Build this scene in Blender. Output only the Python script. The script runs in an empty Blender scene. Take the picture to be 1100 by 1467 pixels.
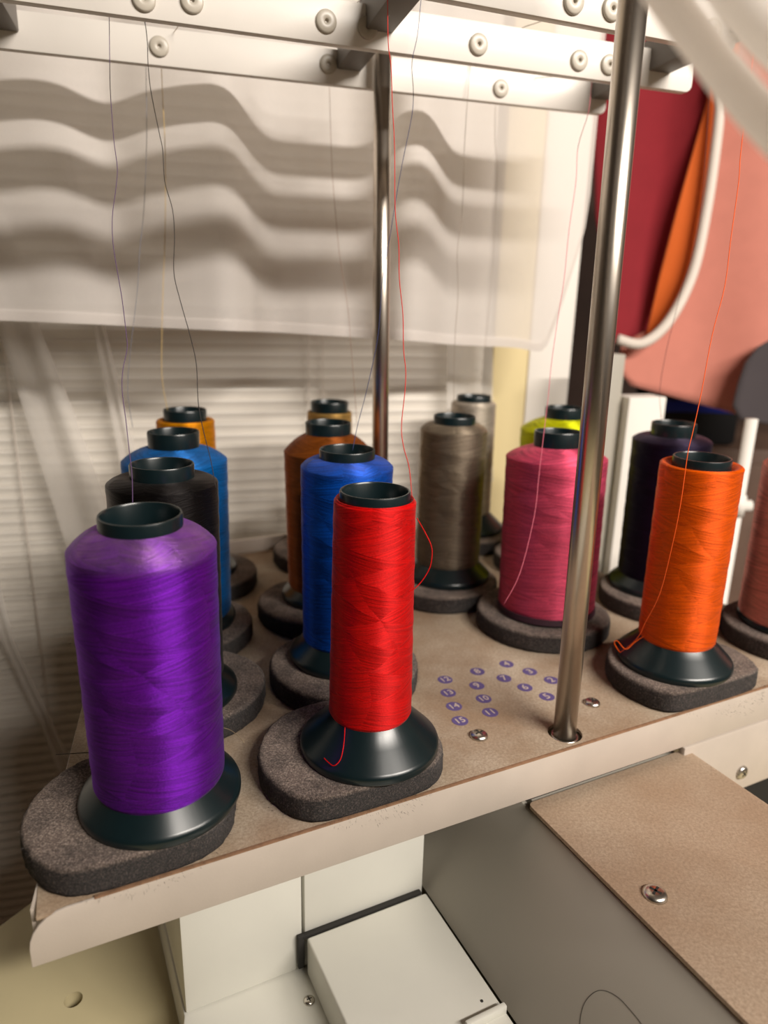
import bpy, bmesh, math, random
from mathutils import Vector, Matrix
import numpy as np
random.seed(7)
sc = bpy.context.scene
COL = sc.collection

# ------------------------------------------------------------------ camera
F_PX, CX, CY = 1017.4, 550.0, 733.5          # focal length / centre for the 1100 x 1467 frame
PITCH, ROLL = math.radians(16.263), math.radians(1.378)
CAM = np.array([0.0, 0.0, 0.19537])
fw = np.array([0, math.cos(PITCH), -math.sin(PITCH)])
_u = np.array([0, math.sin(PITCH), math.cos(PITCH)]); _r = np.array([1.0, 0, 0])
rt = _r * math.cos(ROLL) + _u * math.sin(ROLL)
up = _u * math.cos(ROLL) - _r * math.sin(ROLL)
cam = bpy.data.cameras.new('camera'); camo = bpy.data.objects.new('camera', cam); COL.objects.link(camo)
camo.matrix_world = Matrix(((rt[0], up[0], -fw[0], CAM[0]), (rt[1], up[1], -fw[1], CAM[1]),
                            (rt[2], up[2], -fw[2], CAM[2]), (0, 0, 0, 1)))
cam.sensor_fit = 'VERTICAL'; cam.sensor_height = 36.0; cam.sensor_width = 36.0
cam.lens = F_PX / 1467.0 * 36.0
cam.clip_start = 0.01; cam.clip_end = 50
cam.dof.use_dof = True; cam.dof.focus_distance = 0.295; cam.dof.aperture_fstop = 7.6
sc.camera = camo

# ------------------------------------------------------------------ world, lamp, exposure
w = bpy.data.worlds.new('world'); sc.world = w; w.use_nodes = True
w.node_tree.nodes['Background'].inputs[0].default_value = (1.0, 0.90, 0.80, 1)
w.node_tree.nodes['Background'].inputs[1].default_value = 0.06
# long tube lamp of the room, hung parallel to the guide rails, right of and behind the camera
lamp = bpy.data.lights.new('tube_lamp', 'AREA'); lamp.shape = 'RECTANGLE'; lamp.size = 1.0; lamp.size_y = 0.045
lamp.energy = 24.0; lamp.color = (1.0, 0.925, 0.84)
lampo = bpy.data.objects.new('tube_lamp', lamp); COL.objects.link(lampo); lampo.location = (0.88, -0.40, 0.85)
_lx = Vector((0.959, 0.283, 0)); _lz = (Vector(lampo.location) - Vector((0.0, 0.45, 0.25))); _lz = (_lz - _lx * _lz.dot(_lx)).normalized(); _ly = _lz.cross(_lx)
lampo.matrix_world = Matrix(((_lx[0], _ly[0], _lz[0], 0.88), (_lx[1], _ly[1], _lz[1], -0.40), (_lx[2], _ly[2], _lz[2], 0.85), (0, 0, 0, 1)))
sc.view_settings.view_transform = 'Standard'; sc.view_settings.look = 'None'
sc.view_settings.gamma = 1.0; sc.view_settings.use_curve_mapping = False
sc.view_settings.exposure = 0.36
sc.cycles.use_denoising = True

# ------------------------------------------------------------------ helpers
def ray(u, v): return fw + (u - CX) / F_PX * rt - (v - CY) / F_PX * up
def onz(u, v, z): r = ray(u, v); return CAM + r * ((z - CAM[2]) / r[2])
def onpl(u, v, p0, n): r = ray(u, v); n = np.array(n); return CAM + r * (((np.array(p0) - CAM) @ n) / (r @ n))
def atd(u, v, d): return CAM + ray(u, v) * d
def V(*a): return np.array(a, float)
Z = V(0, 0, 1)

def new_obj(name, me, mat=None, parent=None, loc=None):
    o = bpy.data.objects.new(name, me); COL.objects.link(o)
    if mat is not None and me is not None and len(me.materials) == 0:
        for m in (mat if isinstance(mat, (list, tuple)) else [mat]): me.materials.append(m)
    if loc is not None: o.location = loc
    if parent is not None: o.parent = parent
    return o
def tag(o, label=None, cat=None, group=None, kind=None):
    if label: o['label'] = label
    if cat: o['category'] = cat
    if group: o['group'] = group
    if kind: o['kind'] = kind
    return o
def empty(name, loc=(0, 0, 0)):
    o = bpy.data.objects.new(name, None); COL.objects.link(o); o.location = loc; o.empty_display_size = 0.01
    return o
def mesh(name, verts, faces, smooth=False, uvs=None, mats=None):
    me = bpy.data.meshes.new(name); me.from_pydata([tuple(map(float, v)) for v in verts], [], faces); me.update()
    if smooth: me.polygons.foreach_set('use_smooth', [True] * len(me.polygons))
    if mats is not None: me.polygons.foreach_set('material_index', mats)
    if uvs is not None:
        l = me.uv_layers.new(name='uv')
        for lp in me.loops: l.data[lp.index].uv = uvs[lp.vertex_index]
    return me
def bevelled(me, width, seg=2, angle=30):
    bm = bmesh.new(); bm.from_mesh(me)
    bmesh.ops.recalc_face_normals(bm, faces=bm.faces)
    es = [e for e in bm.edges if len(e.link_faces) == 2 and e.calc_face_angle(0) > math.radians(angle)]
    bmesh.ops.bevel(bm, geom=es, offset=width, segments=seg, profile=0.5, affect='EDGES')
    bm.to_mesh(me); bm.free(); me.update()
    me.polygons.foreach_set('use_smooth', [True] * len(me.polygons))
    try: me.set_sharp_from_angle(angle=math.radians(40))
    except Exception: pass
    return me
def box_mesh(name, c, ax, ay, az, bev=0.0, seg=2):
    """box from centre and three half-axis vectors"""
    c = np.array(c); vs = [c + sx * np.array(ax) + sy * np.array(ay) + sz * np.array(az) for sz in (-1, 1) for sy in (-1, 1) for sx in (-1, 1)]
    fs = [(0, 2, 3, 1), (4, 5, 7, 6), (0, 1, 5, 4), (2, 6, 7, 3), (0, 4, 6, 2), (1, 3, 7, 5)]
    me = mesh(name, vs, fs)
    bm = bmesh.new(); bm.from_mesh(me); bmesh.ops.recalc_face_normals(bm, faces=bm.faces); bm.to_mesh(me); bm.free()
    return bevelled(me, bev, seg) if bev > 0 else me
def prism_mesh(name, poly, z0, z1, bev=0.0, seg=2):
    n = len(poly); vs = [(p[0], p[1], z0) for p in poly] + [(p[0], p[1], z1) for p in poly]
    fs = [tuple(range(n))[::-1], tuple(range(n, 2 * n))] + [(i, (i + 1) % n, n + (i + 1) % n, n + i) for i in range(n)]
    me = mesh(name, vs, fs)
    bm = bmesh.new(); bm.from_mesh(me); bmesh.ops.recalc_face_normals(bm, faces=bm.faces); bm.to_mesh(me); bm.free()
    return bevelled(me, bev, seg) if bev > 0 else me
def slab_mesh(name, pts, d, bev=0.0, seg=2):
    """planar outline (3-D points) extruded by vector d"""
    n = len(pts); d = np.array(d); vs = [np.array(p) for p in pts] + [np.array(p) + d for p in pts]
    fs = [tuple(range(n))[::-1], tuple(range(n, 2 * n))] + [(i, (i + 1) % n, n + (i + 1) % n, n + i) for i in range(n)]
    me = mesh(name, vs, fs)
    bm = bmesh.new(); bm.from_mesh(me); bmesh.ops.recalc_face_normals(bm, faces=bm.faces); bm.to_mesh(me); bm.free()
    return bevelled(me, bev, seg) if bev > 0 else me
def lathe(name, prof, seg=64, closed=False, uv=False, jig=None):
    """profile [(r, z)...] about z.  jig(a, i, r, z) -> (r, z)"""
    vs, uvs, fs = [], [], []
    cols = seg + 1 if uv else seg
    for i, (r, z) in enumerate(prof):
        for k in range(cols):
            a = math.pi / 2 + 2 * math.pi * (k % seg) / seg
            rr, zz = jig(a, i, r, z) if jig else (r, z)
            vs.append((rr * math.cos(a), rr * math.sin(a), zz)); uvs.append((k / seg * 0.14, z))
    n = len(prof)
    for i in range(n - 1 if not closed else n):
        j = (i + 1) % n
        for k in range(seg):
            k2 = k + 1 if uv else (k + 1) % seg
            fs.append((i * cols + k, i * cols + k2, j * cols + k2, j * cols + k))
    if not closed:
        if prof[0][0] > 1e-6 and not uv: fs.append(tuple(range(seg))[::-1])
        if prof[-1][0] > 1e-6 and not uv: fs.append(tuple((n - 1) * cols + k for k in range(seg)))
    return mesh(name, vs, fs, True, uvs if uv else None)
def smooth_path(pts, per=6):
    P = [np.array(p, float) for p in pts]; out = []
    for i in range(len(P) - 1):
        p0 = P[max(i - 1, 0)]; p1 = P[i]; p2 = P[i + 1]; p3 = P[min(i + 2, len(P) - 1)]
        for k in range(per):
            t = k / per
            out.append(0.5 * ((2 * p1) + (-p0 + p2) * t + (2 * p0 - 5 * p1 + 4 * p2 - p3) * t * t + (-p0 + 3 * p1 - 3 * p2 + p3) * t ** 3))
    out.append(P[-1]); return out
def tube_mesh(name, pts, r, seg=10, cap=True):
    P = [np.array(p, float) for p in pts]; vs, fs = [], []
    n = len(P); prev = None
    for i in range(n):
        t = P[min(i + 1, n - 1)] - P[max(i - 1, 0)]; t = t / (np.linalg.norm(t) + 1e-12)
        if prev is None:
            a = np.cross(t, V(0.3, 0.2, 1) if abs(t[2]) < 0.9 else V(1, 0, 0)); a /= np.linalg.norm(a)
        else:
            a = prev - t * (prev @ t); a /= np.linalg.norm(a)
        prev = a; b = np.cross(t, a)
        rr = r[i] if hasattr(r, '__len__') else r
        for k in range(seg):
            an = 2 * math.pi * k / seg; vs.append(P[i] + rr * (a * math.cos(an) + b * math.sin(an)))
    for i in range(n - 1):
        for k in range(seg):
            k2 = (k + 1) % seg; fs.append((i * seg + k, i * seg + k2, (i + 1) * seg + k2, (i + 1) * seg + k))
    if cap: fs += [tuple(range(seg))[::-1], tuple((n - 1) * seg + k for k in range(seg))]
    return mesh(name, vs, fs, True)
def interp(x, xs, ys):
    """smooth (monotone-ish) interpolation"""
    xs = list(xs); ys = list(ys)
    if x <= xs[0]: return ys[0]
    if x >= xs[-1]: return ys[-1]
    i = max(k for k in range(len(xs) - 1) if xs[k] <= x)
    t = (x - xs[i]) / (xs[i + 1] - xs[i])
    def sl(k):
        a = max(k - 1, 0); b = min(k + 1, len(xs) - 1); return (ys[b] - ys[a]) / (xs[b] - xs[a])
    h = xs[i + 1] - xs[i]; m0, m1 = sl(i) * h, sl(i + 1) * h
    return (2*t**3 - 3*t*t + 1) * ys[i] + (t**3 - 2*t*t + t) * m0 + (-2*t**3 + 3*t*t) * ys[i+1] + (t**3 - t*t) * m1

# ------------------------------------------------------------------ materials
def srgb(r, g, b):
    f = lambda c: (c / 255 / 12.92) if c / 255 <= 0.04045 else ((c / 255 + 0.055) / 1.055) ** 2.4
    return (f(r), f(g), f(b), 1)
class NT:
    def __init__(s, name):
        s.m = bpy.data.materials.new(name); s.m.use_nodes = True; s.t = s.m.node_tree; s.n = s.t.nodes
        s.b = s.n['Principled BSDF']; s.out = s.n['Material Output']
    def add(s, typ, **kw):
        n = s.n.new(typ)
        for k, v in kw.items(): setattr(n, k, v)
        return n
    def link(s, a, b): s.t.links.new(a, b)
    def set(s, **kw):
        for k, v in kw.items():
            key = k.replace('_', ' ')
            s.b.inputs[key].default_value = v
    def math(s, op, a, b=None, c=None):
        n = s.add('ShaderNodeMath', operation=op)
        for i, x in enumerate((a, b, c)):
            if x is None: continue
            if isinstance(x, (int, float)): n.inputs[i].default_value = x
            else: s.link(x, n.inputs[i])
        return n.outputs[0]
    def noise(s, vec, scale, detail=4, rough=0.55):
        n = s.add('ShaderNodeTexNoise'); n.inputs['Scale'].default_value = scale
        n.inputs['Detail'].default_value = detail; n.inputs['Roughness'].default_value = rough
        if vec is not None: s.link(vec, n.inputs['Vector'])
        return n.outputs['Fac']
    def ramp(s, fac, stops):
        n = s.add('ShaderNodeValToRGB'); e = n.color_ramp.elements
        while len(e) < len(stops): e.new(0.5)
        for q, (p, c) in zip(e, stops): q.position = p; q.color = c if hasattr(c, '__len__') else (c, c, c, 1)
        s.link(fac, n.inputs[0]); return n.outputs[0]
    def mix(s, fac, a, b, mode='MIX'):
        n = s.add('ShaderNodeMix', data_type='RGBA', blend_type=mode)
        for i, x in ((0, fac), (6, a), (7, b)):
            if isinstance(x, (int, float)): n.inputs[i].default_value = x
            elif isinstance(x, tuple): n.inputs[i].default_value = x
            else: s.link(x, n.inputs[i])
        return n.outputs[2]
    def bump(s, h, strength=0.3, dist=0.001, prev=None):
        n = s.add('ShaderNodeBump'); n.inputs['Strength'].default_value = strength; n.inputs['Distance'].default_value = dist
        s.link(h, n.inputs['Height'])
        if prev is not None: s.link(prev, n.inputs['Normal'])
        return n.outputs[0]
    def obj(s): return s.add('ShaderNodeTexCoord').outputs['Object']
    def uv(s): return s.add('ShaderNodeTexCoord').outputs['UV']

def paint(name, col, rough=0.45, var=0.08, bump=0.05, scale=30, spec=0.4):
    t = NT(name); v = t.obj(); n = t.noise(v, scale, 5)
    c = t.mix(t.ramp(n, [(0.3, 0.0), (0.75, 1.0)]), tuple(x * (1 - var) for x in col[:3]) + (1,), tuple(min(1, x * (1 + var)) for x in col[:3]) + (1,))
    t.link(c, t.b.inputs['Base Color']); t.set(Roughness=rough, Specular_IOR_Level=spec)
    t.link(t.bump(t.noise(v, scale * 25, 2), bump, 0.0005), t.b.inputs['Normal'])
    return t.m
def dusty(name, base, dust, amount=0.6, rough=0.75, speck=0.35):
    """painted metal under a film of beige dust with dark specks"""
    t = NT(name); v = t.obj()
    big = t.ramp(t.noise(v, 18, 6, 0.6), [(0.30, 0.0), (0.62, 1.0)])
    c = t.mix(t.math('MULTIPLY', big, amount), base, dust)
    grain = t.ramp(t.noise(v, 800, 5, 0.8), [(0.38, 0.0), (0.64, 1.0)])
    c = t.mix(t.math('MULTIPLY', grain, 0.62), c, tuple(x * 0.55 for x in dust[:3]) + (1,))
    vo = t.add('ShaderNodeTexVoronoi'); vo.inputs['Scale'].default_value = 170; t.link(v, vo.inputs['Vector'])
    sp = t.ramp(vo.outputs['Distance'], [(0.03, 1.0), (0.09, 0.0)])
    sp = t.math('MULTIPLY', sp, t.ramp(t.noise(v, 40, 2), [(0.5, 0.0), (0.62, 1.0)]))
    c = t.mix(t.math('MULTIPLY', sp, speck), c, (0.05, 0.035, 0.025, 1))
    t.link(c, t.b.inputs['Base Color']); t.set(Roughness=rough, Specular_IOR_Level=0.3)
    t.link(t.bump(grain, 0.15, 0.0003), t.b.inputs['Normal'])
    return t.m
def plain(name, col, rough=0.5, metal=0.0, spec=0.5, scale=60, var=0.06):
    t = NT(name); v = t.obj(); n = t.noise(v, scale, 3)
    c = t.mix(n, tuple(x * (1 - var) for x in col[:3]) + (1,), tuple(min(1, x * (1 + var)) for x in col[:3]) + (1,))
    t.link(c, t.b.inputs['Base Color']); t.set(Roughness=rough, Metallic=metal, Specular_IOR_Level=spec)
    return t.m
def thread_mat(name, col, rough=0.42, sheen=0.04, zs=0.10, dust=0.0, dark=0.5, spec=0.55, metal=0.5):
    """wound embroidery thread: helical strands in two crossing directions"""
    t = NT(name); uv = t.uv(); s = t.add('ShaderNodeSeparateXYZ'); t.link(uv, s.inputs[0]); U, W = s.outputs[0], s.outputs[1]
    nz = t.noise(uv, 22, 2, 0.4); nz2 = t.noise(uv, 16, 2, 0.4)
    def lin(slope): return t.math('ADD', W, t.math('MULTIPLY', U, slope))
    def saw(slope, per, nn, amt): return t.math('FRACT', t.math('ADD', t.math('DIVIDE', lin(slope), per), t.math('MULTIPLY', nn, amt)))
    s1 = saw(0.15, 0.0125, nz, 1.6); s2 = saw(-0.19, 0.0165, nz2, 1.8)
    wedge = t.math('MAXIMUM', s1, s2); sel = t.math('GREATER_THAN', s1, s2)
    def strands(slope, freq):
        c_ = t.add('ShaderNodeCombineXYZ'); t.link(t.math('MULTIPLY', U, 40), c_.inputs[0]); t.link(t.math('MULTIPLY', lin(slope), freq), c_.inputs[1]); c_.inputs[2].default_value = slope * 10
        return t.noise(c_.outputs[0], 1.0, 3, 0.6)
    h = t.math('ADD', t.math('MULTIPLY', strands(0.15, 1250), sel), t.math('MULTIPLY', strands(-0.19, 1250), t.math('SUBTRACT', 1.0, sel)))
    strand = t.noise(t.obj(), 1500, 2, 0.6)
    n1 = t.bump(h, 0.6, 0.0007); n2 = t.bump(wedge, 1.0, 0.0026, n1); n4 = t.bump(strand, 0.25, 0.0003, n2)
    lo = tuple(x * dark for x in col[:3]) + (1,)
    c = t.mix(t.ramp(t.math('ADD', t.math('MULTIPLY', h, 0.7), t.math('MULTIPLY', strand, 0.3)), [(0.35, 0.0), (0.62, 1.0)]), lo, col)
    if dust > 0:
        ob = t.obj(); so = t.add('ShaderNodeSeparateXYZ'); t.link(ob, so.inputs[0])
        m = t.math('MULTIPLY', t.ramp(t.math('MULTIPLY', so.outputs[2], 8.0), [(zs * 8 - 0.02, 0.0), (zs * 8 + 0.025, 1.0)]), t.ramp(t.noise(ob, 120, 4), [(0.25, 0.3), (0.7, 1.0)]))
        c = t.mix(t.math('MULTIPLY', m, dust), c, srgb(176, 140, 150))
    t.link(c, t.b.inputs['Base Color']); t.link(n4, t.b.inputs['Normal'])
    tg = t.add('ShaderNodeTangent', direction_type='RADIAL', axis='Z'); t.link(tg.outputs[0], t.b.inputs['Tangent'])
    t.set(Roughness=rough + 0.16, Metallic=metal, Anisotropic=0.93, Anisotropic_Rotation=0.25, Specular_IOR_Level=spec, Sheen_Weight=sheen, Sheen_Roughness=0.4, Specular_Tint=tuple(0.45 + 0.55 * x / max(max(col[:3]), 1e-3) for x in col[:3]) + (1,))
    return t.m
def felt_mat():
    """charcoal wool felt, beige dust settled on its upper face"""
    t = NT('grey_felt'); v = t.obj(); so = t.add('ShaderNodeSeparateXYZ'); t.link(v, so.inputs[0])
    a = t.noise(v, 1300, 5, 0.8); b = t.noise(v, 70, 4); st = t.noise(v, 420, 4, 0.8)
    dark = t.ramp(a, [(0.34, srgb(16, 14, 14)), (0.52, srgb(52, 45, 43)), (0.68, srgb(120, 106, 98))])
    top = t.ramp(a, [(0.32, srgb(62, 52, 47)), (0.5, srgb(136, 118, 107)), (0.66, srgb(214, 194, 178))])
    m = t.math('MULTIPLY', t.ramp(t.math('MULTIPLY', so.outputs[2], 80.0), [(0.80, 0.0), (0.93, 1.0)]), t.ramp(t.math('ADD', t.math('MULTIPLY', b, 0.6), t.math('MULTIPLY', st, 0.4)), [(0.36, 0.25), (0.58, 1.0)]))
    c = t.mix(m, dark, top)
    t.link(c, t.b.inputs['Base Color']); t.set(Roughness=1.0, Specular_IOR_Level=0.1, Sheen_Weight=0.15)
    t.link(t.bump(a, 1.0, 0.0014), t.b.inputs['Normal']); return t.m
def sheer_mat(name, col, alpha=0.3, transl=0.4):
    t = NT(name); v = t.obj()
    n = t.noise(v, 800, 2)
    d = t.add('ShaderNodeBsdfDiffuse'); tr = t.add('ShaderNodeBsdfTranslucent'); tp = t.add('ShaderNodeBsdfTransparent')
    c = t.mix(n, tuple(x * 0.94 for x in col[:3]) + (1,), col)
    t.link(c, d.inputs[0]); t.link(c, tr.inputs[0]); tp.inputs[0].default_value = (1, 1, 1, 1)
    m1 = t.add('ShaderNodeMixShader'); m1.inputs[0].default_value = transl; t.link(d.outputs[0], m1.inputs[1]); t.link(tr.outputs[0], m1.inputs[2])
    m2 = t.add('ShaderNodeMixShader'); m2.inputs[0].default_value = alpha; t.link(m1.outputs[0], m2.inputs[1]); t.link(tp.outputs[0], m2.inputs[2])
    t.link(m2.outputs[0], t.out.inputs[0]); return t.m
def cloth_mat(name, col, rough=0.85):
    t = NT(name); v = t.obj(); n = t.noise(v, 40, 4); g = t.noise(v, 1200, 2)
    c = t.mix(n, tuple(x * 0.9 for x in col[:3]) + (1,), tuple(min(1, x * 1.1) for x in col[:3]) + (1,))
    t.link(c, t.b.inputs['Base Color']); t.set(Roughness=rough, Sheen_Weight=0.2, Specular_IOR_Level=0.15)
    t.link(t.bump(g, 0.2, 0.0004), t.b.inputs['Normal']); return t.m

M = {}
M['white_paint'] = paint('white_rail_paint', srgb(232, 226, 218), 0.35, 0.03, 0.04, 25)
M['tray'] = dusty('dusty_cream_tray', srgb(206, 192, 172), srgb(160, 134, 108), 0.9, 0.8, 0.8)
M['lip'] = paint('cream_lip_paint', srgb(196, 184, 172), 0.45, 0.05, 0.06, 40)
M['edge_dust'] = paint('brown_edge_dust', srgb(150, 116, 90), 0.9, 0.2, 0.3, 400, 0.1)
M['cover'] = dusty('dusty_beige_cover', srgb(196, 176, 154), srgb(176, 148, 122), 0.8, 0.7, 0.5)
M['grey_panel'] = paint('grey_side_panel', srgb(172, 166, 154), 0.5, 0.04, 0.05, 12)
M['machine_white'] = paint('white_machine_paint', srgb(214, 212, 202), 0.4, 0.05, 0.05, 15)
M['table'] = paint('cream_table', srgb(196, 184, 146), 0.5, 0.04, 0.05, 20)
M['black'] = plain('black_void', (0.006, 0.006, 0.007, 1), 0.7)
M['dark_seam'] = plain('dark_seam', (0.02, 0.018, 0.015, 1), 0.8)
M['core'] = plain('dark_green_plastic', srgb(15, 30, 33), 0.28, 0, 0.55, 200, 0.15)
M['felt'] = felt_mat()
M['cross'] = paint('grey_cross_bar', srgb(120, 114, 108), 0.5, 0.04, 0.05, 12)
M['ceramic'] = plain('beige_ceramic', srgb(190, 182, 168), 0.35, 0, 0.5, 300)
M['chrome'] = plain('scratched_chrome', (0.64, 0.57, 0.49, 1), 0.29, 1.0, 0.5, 500)
M['steel'] = plain('screw_steel', (0.66, 0.62, 0.56, 1), 0.28, 1.0, 0.5, 900)
M['slat'] = paint('blind_slat_white', srgb(244, 238, 228), 0.5, 0.03, 0.02, 12)
M['cord'] = plain('white_cord', srgb(225, 214, 202), 0.7)
M['sheer'] = sheer_mat('sheer_white_fabric', (0.92, 0.87, 0.83, 1), 0.27, 0.35)
M['hem'] = sheer_mat('sheer_hem_fabric', (0.92, 0.87, 0.83, 1), 0.27, 0.35)
M['drape'] = sheer_mat('sheer_drape_fabric', (0.86, 0.82, 0.77, 1), 0.45, 0.3)
M['purple_ink'] = plain('purple_ink', srgb(98, 84, 132), 0.8, 0, 0.2, 700, 0.2)
M['pale_ink'] = plain('pale_digit', srgb(200, 182, 170), 0.8, 0, 0.2, 700, 0.1)
M['cable'] = sheer_mat('white_cable', (0.97, 0.93, 0.88, 1), 0.0, 0.62)
M['wall'] = paint('cream_wall', srgb(226, 214, 196), 0.8, 0.04, 0.1, 6)
M['room_wall'] = paint('beige_room_wall', srgb(128, 116, 104), 0.8, 0.05, 0.1, 2)
M['casing'] = paint('pale_yellow_casing', srgb(226, 208, 160), 0.5, 0.03, 0.03, 10)
M['trim_white'] = paint('white_casing', srgb(236, 230, 222), 0.5, 0.03, 0.03, 10)
M['brown_wall'] = paint('brown_wall', srgb(74, 56, 48), 0.8, 0.3, 0.1, 5)
M['floor'] = paint('brown_floor', srgb(110, 88, 70), 0.6, 0.2, 0.1, 3)

# ------------------------------------------------------------------ frame directions
dS = V(0.8946, 0.4468, 0); nS = V(-0.4468, 0.8946, 0); F0 = V(-0.0878, 0.1967, 0)      # tray front edge
dW = V(0.966, 0.259, 0); nW = V(-0.259, 0.966, 0); W0 = V(0, 0.628, 0)                    # window wall
dB = V(0.959, 0.283, 0); nB = V(-0.283, 0.959, 0)                                        # guide rails
def S(a, b, z=0.0): return F0 + dS * a + nS * b + Z * z         # tray frame: along, back, up
def Wp(a, b, z): return W0 + dW * a + nW * b + Z * z            # wall frame

# ------------------------------------------------------------------ room
def struct(name, me, mat): return tag(new_obj(name, me, mat), kind='structure')
WALL_B = 0.085
FLOOR = -0.86
struct('floor', box_mesh('floor', (0.2, 0.2, FLOOR - 0.02), (2.6, 0, 0), (0, 2.6, 0), (0, 0, 0.02)), M['floor'])
struct('ceiling', box_mesh('ceiling', (0.2, 0.2, 1.72), (2.6, 0, 0), (0, 2.6, 0), (0, 0, 0.02)), M['room_wall'])
struct('wall_front', box_mesh('wall_front', (0.2, -1.7, 0.42), (2.6, 0, 0), (0, 0.03, 0), (0, 0, 1.3)), M['room_wall'])
struct('wall_left', box_mesh('wall_left', (-1.5, 0.2, 0.42), (0.03, 0, 0), (0, 2.6, 0), (0, 0, 1.3)), M['room_wall'])
struct('wall_right', box_mesh('wall_right', (1.75, 0.2, 0.42), (0.03, 0, 0), (0, 2.6, 0), (0, 0, 1.3)), M['room_wall'])
# window wall: pieces around the opening, ends at the dark doorway on the right
A_WIN1, A_MID, A_END = [float((onpl(u, 500, W0, nW) - W0) @ dW) for u in (708, 760, 822)]
struct('wall_back', box_mesh('wall_back', Wp(A_END - 0.72, WALL_B + 0.03, 0.42), dW * 0.72, nW * 0.02, Z * 1.3), M['wall'])
struct('trim_1', box_mesh('trim_1', Wp((A_WIN1 + A_MID) / 2, 0.032, 0.42), dW * (A_MID - A_WIN1) / 2, nW * 0.03, Z * 1.28, 0.003), M['casing'])
struct('trim_2', box_mesh('trim_2', Wp((A_MID + A_END) / 2, 0.032, 0.42), dW * (A_END - A_MID) / 2, nW * 0.03, Z * 1.28, 0.003), M['trim_white'])
struct('wall_far', box_mesh('wall_far', (1.0, 1.75, 0.42), (0.9, 0, 0), (0, 0.03, 0), (0, 0, 1.3)), M['brown_wall'])

# ------------------------------------------------------------------ blind: every slat a part
blind = tag(empty('window_blind', tuple(Wp(A_WIN1 - 0.665, 0, -0.46))), 'white horizontal slatted blind covering the window behind the thread cones', 'blind')
def loc_part(name, me, mat, parent, loc=(0, 0, 0)):
    """part whose mesh is given in world coordinates, parent is an un-rotated Empty"""
    o = new_obj(name, me, mat, parent); p = parent
    off = Vector((0, 0, 0))
    while p is not None: off += p.location; p = p.parent
    o.location = Vector(loc) - off
    return o
PIT = 0.0095
def slat_mesh():
    vs, fs = [], []; n = 6; L = 0.655; wd = 0.0110
    ca, sa = math.cos(math.radians(75)), math.sin(math.radians(75))
    for sx in (-1, 1):
        for k in range(n):
            t = k / (n - 1) * 2 - 1; q = t * wd / 2; h = -0.0008 * (1 - t * t)
            y = q * ca + h * -sa; z = -q * sa + h * ca
            vs.append(dW * sx * L + nW * y + Z * z)
    for k in range(n):
        vs_k = None
    m = len(vs)
    th = nW * 0.0004
    vs += [v + th for v in vs]
    for k in range(n - 1):
        fs.append((k, k + 1, n + k + 1, n + k)); fs.append((m + k, m + n + k, m + n + k + 1, m + k + 1))
    fs += [(0, n, m + n, m), (n - 1, m + n - 1, m + 2 * n - 1, 2 * n - 1)]
    me = mesh('slat', vs, fs, True); return me
SL = slat_mesh(); SL.materials.append(M['slat'])
for i in range(108):
    o = new_obj('slat', SL, None, blind); o.location = Vector(Wp(A_WIN1 - 0.665, 0.0, -0.44 + i * PIT)) - blind.location
    o.location.z += random.uniform(-0.00025, 0.00025)
for a in (-0.55, -0.30, -0.070, -0.058):
    loc_part('ladder_cord', tube_mesh('ladder_cord', [Wp(a, -0.0065, -0.445), Wp(a, -0.0065, 0.57)], 0.0005, 6), M['cord'], blind)
loc_part('bottom_rail', box_mesh('bottom_rail', Wp(A_WIN1 - 0.665, 0, -0.455), dW * 0.655, nW * 0.009, Z * 0.005, 0.002), M['slat'], blind)
loc_part('head_rail', box_mesh('head_rail', Wp(A_WIN1 - 0.665, 0.004, 0.585), dW * 0.66, nW * 0.014, Z * 0.014, 0.002), M['slat'], blind)

# ------------------------------------------------------------------ sheer valance behind the guide rails
PB = V(-0.0059, 0.4664, 0.3155)
DX = [-260, -140, -60, 30, 95, 160, 220, 275, 330, 375, 400, 470, 530, 570, 600, 620, 640, 655, 700, 800, 860]
DD = [0.030, 0.052, 0.054, 0.047, 0.048, 0.058, 0.046, 0.038, 0.040, 0.069, 0.076, 0.077, 0.071, 0.046, 0.040, 0.047, 0.065, 0.074, 0.078, 0.076, 0.076]
HX = [-260, 0, 100, 270, 400, 530, 600, 660, 760, 795, 806, 818, 840, 849, 853]
HY = [450, 459, 463, 471, 476, 484, 488, 493, 498, 503, 495, 457, 365, 313, 170]
def valance_mesh():
    cols = np.concatenate([np.arange(-260, 790, 9.0), np.arange(790, 853, 3.0)]); vs, fs = [], []; hv, hf = [], []
    R = 26; nc = len(cols)
    def P(x, t, back=0.0):
        d = interp(x, DX, DD)
        p = onpl(x, 230, PB + nB * (d + back), nB); p[2] = 0
        hy = interp(x, HX, HY) if x < 800 else float(np.interp(x, HX, HY))
        zb = onpl(x, hy, p, nB)[2]; zt = 0.47
        z = zb + (zt - zb) * t
        p = p + nB * 0.0012 * math.sin(x * 0.05 + 1.3) * (1 - t)
        p[2] = z; return p
    for x in cols:
        for j in range(R): vs.append(P(x, j / (R - 1)))
    for i in range(nc - 1):
        for j in range(R - 1): fs.append((i * R + j, (i + 1) * R + j, (i + 1) * R + j + 1, i * R + j + 1))
    for x in cols:
        for t in (0.0, 0.008, 0.016, 0.024): hv.append(P(x, t, -0.0012) + Z * (-0.0004))
    for i in range(nc - 1):
        for j in range(3): hf.append((i * 4 + j, (i + 1) * 4 + j, (i + 1) * 4 + j + 1, i * 4 + j + 1))
    return mesh('valance', vs, fs, True), mesh('hem', hv, hf, True)
vm, hm = valance_mesh()
val = tag(new_obj('sheer_valance', vm, M['sheer']), 'sheer white fabric valance hanging behind the white thread guide rails', 'curtain')
new_obj('hem', hm, M['hem'], val)

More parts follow.
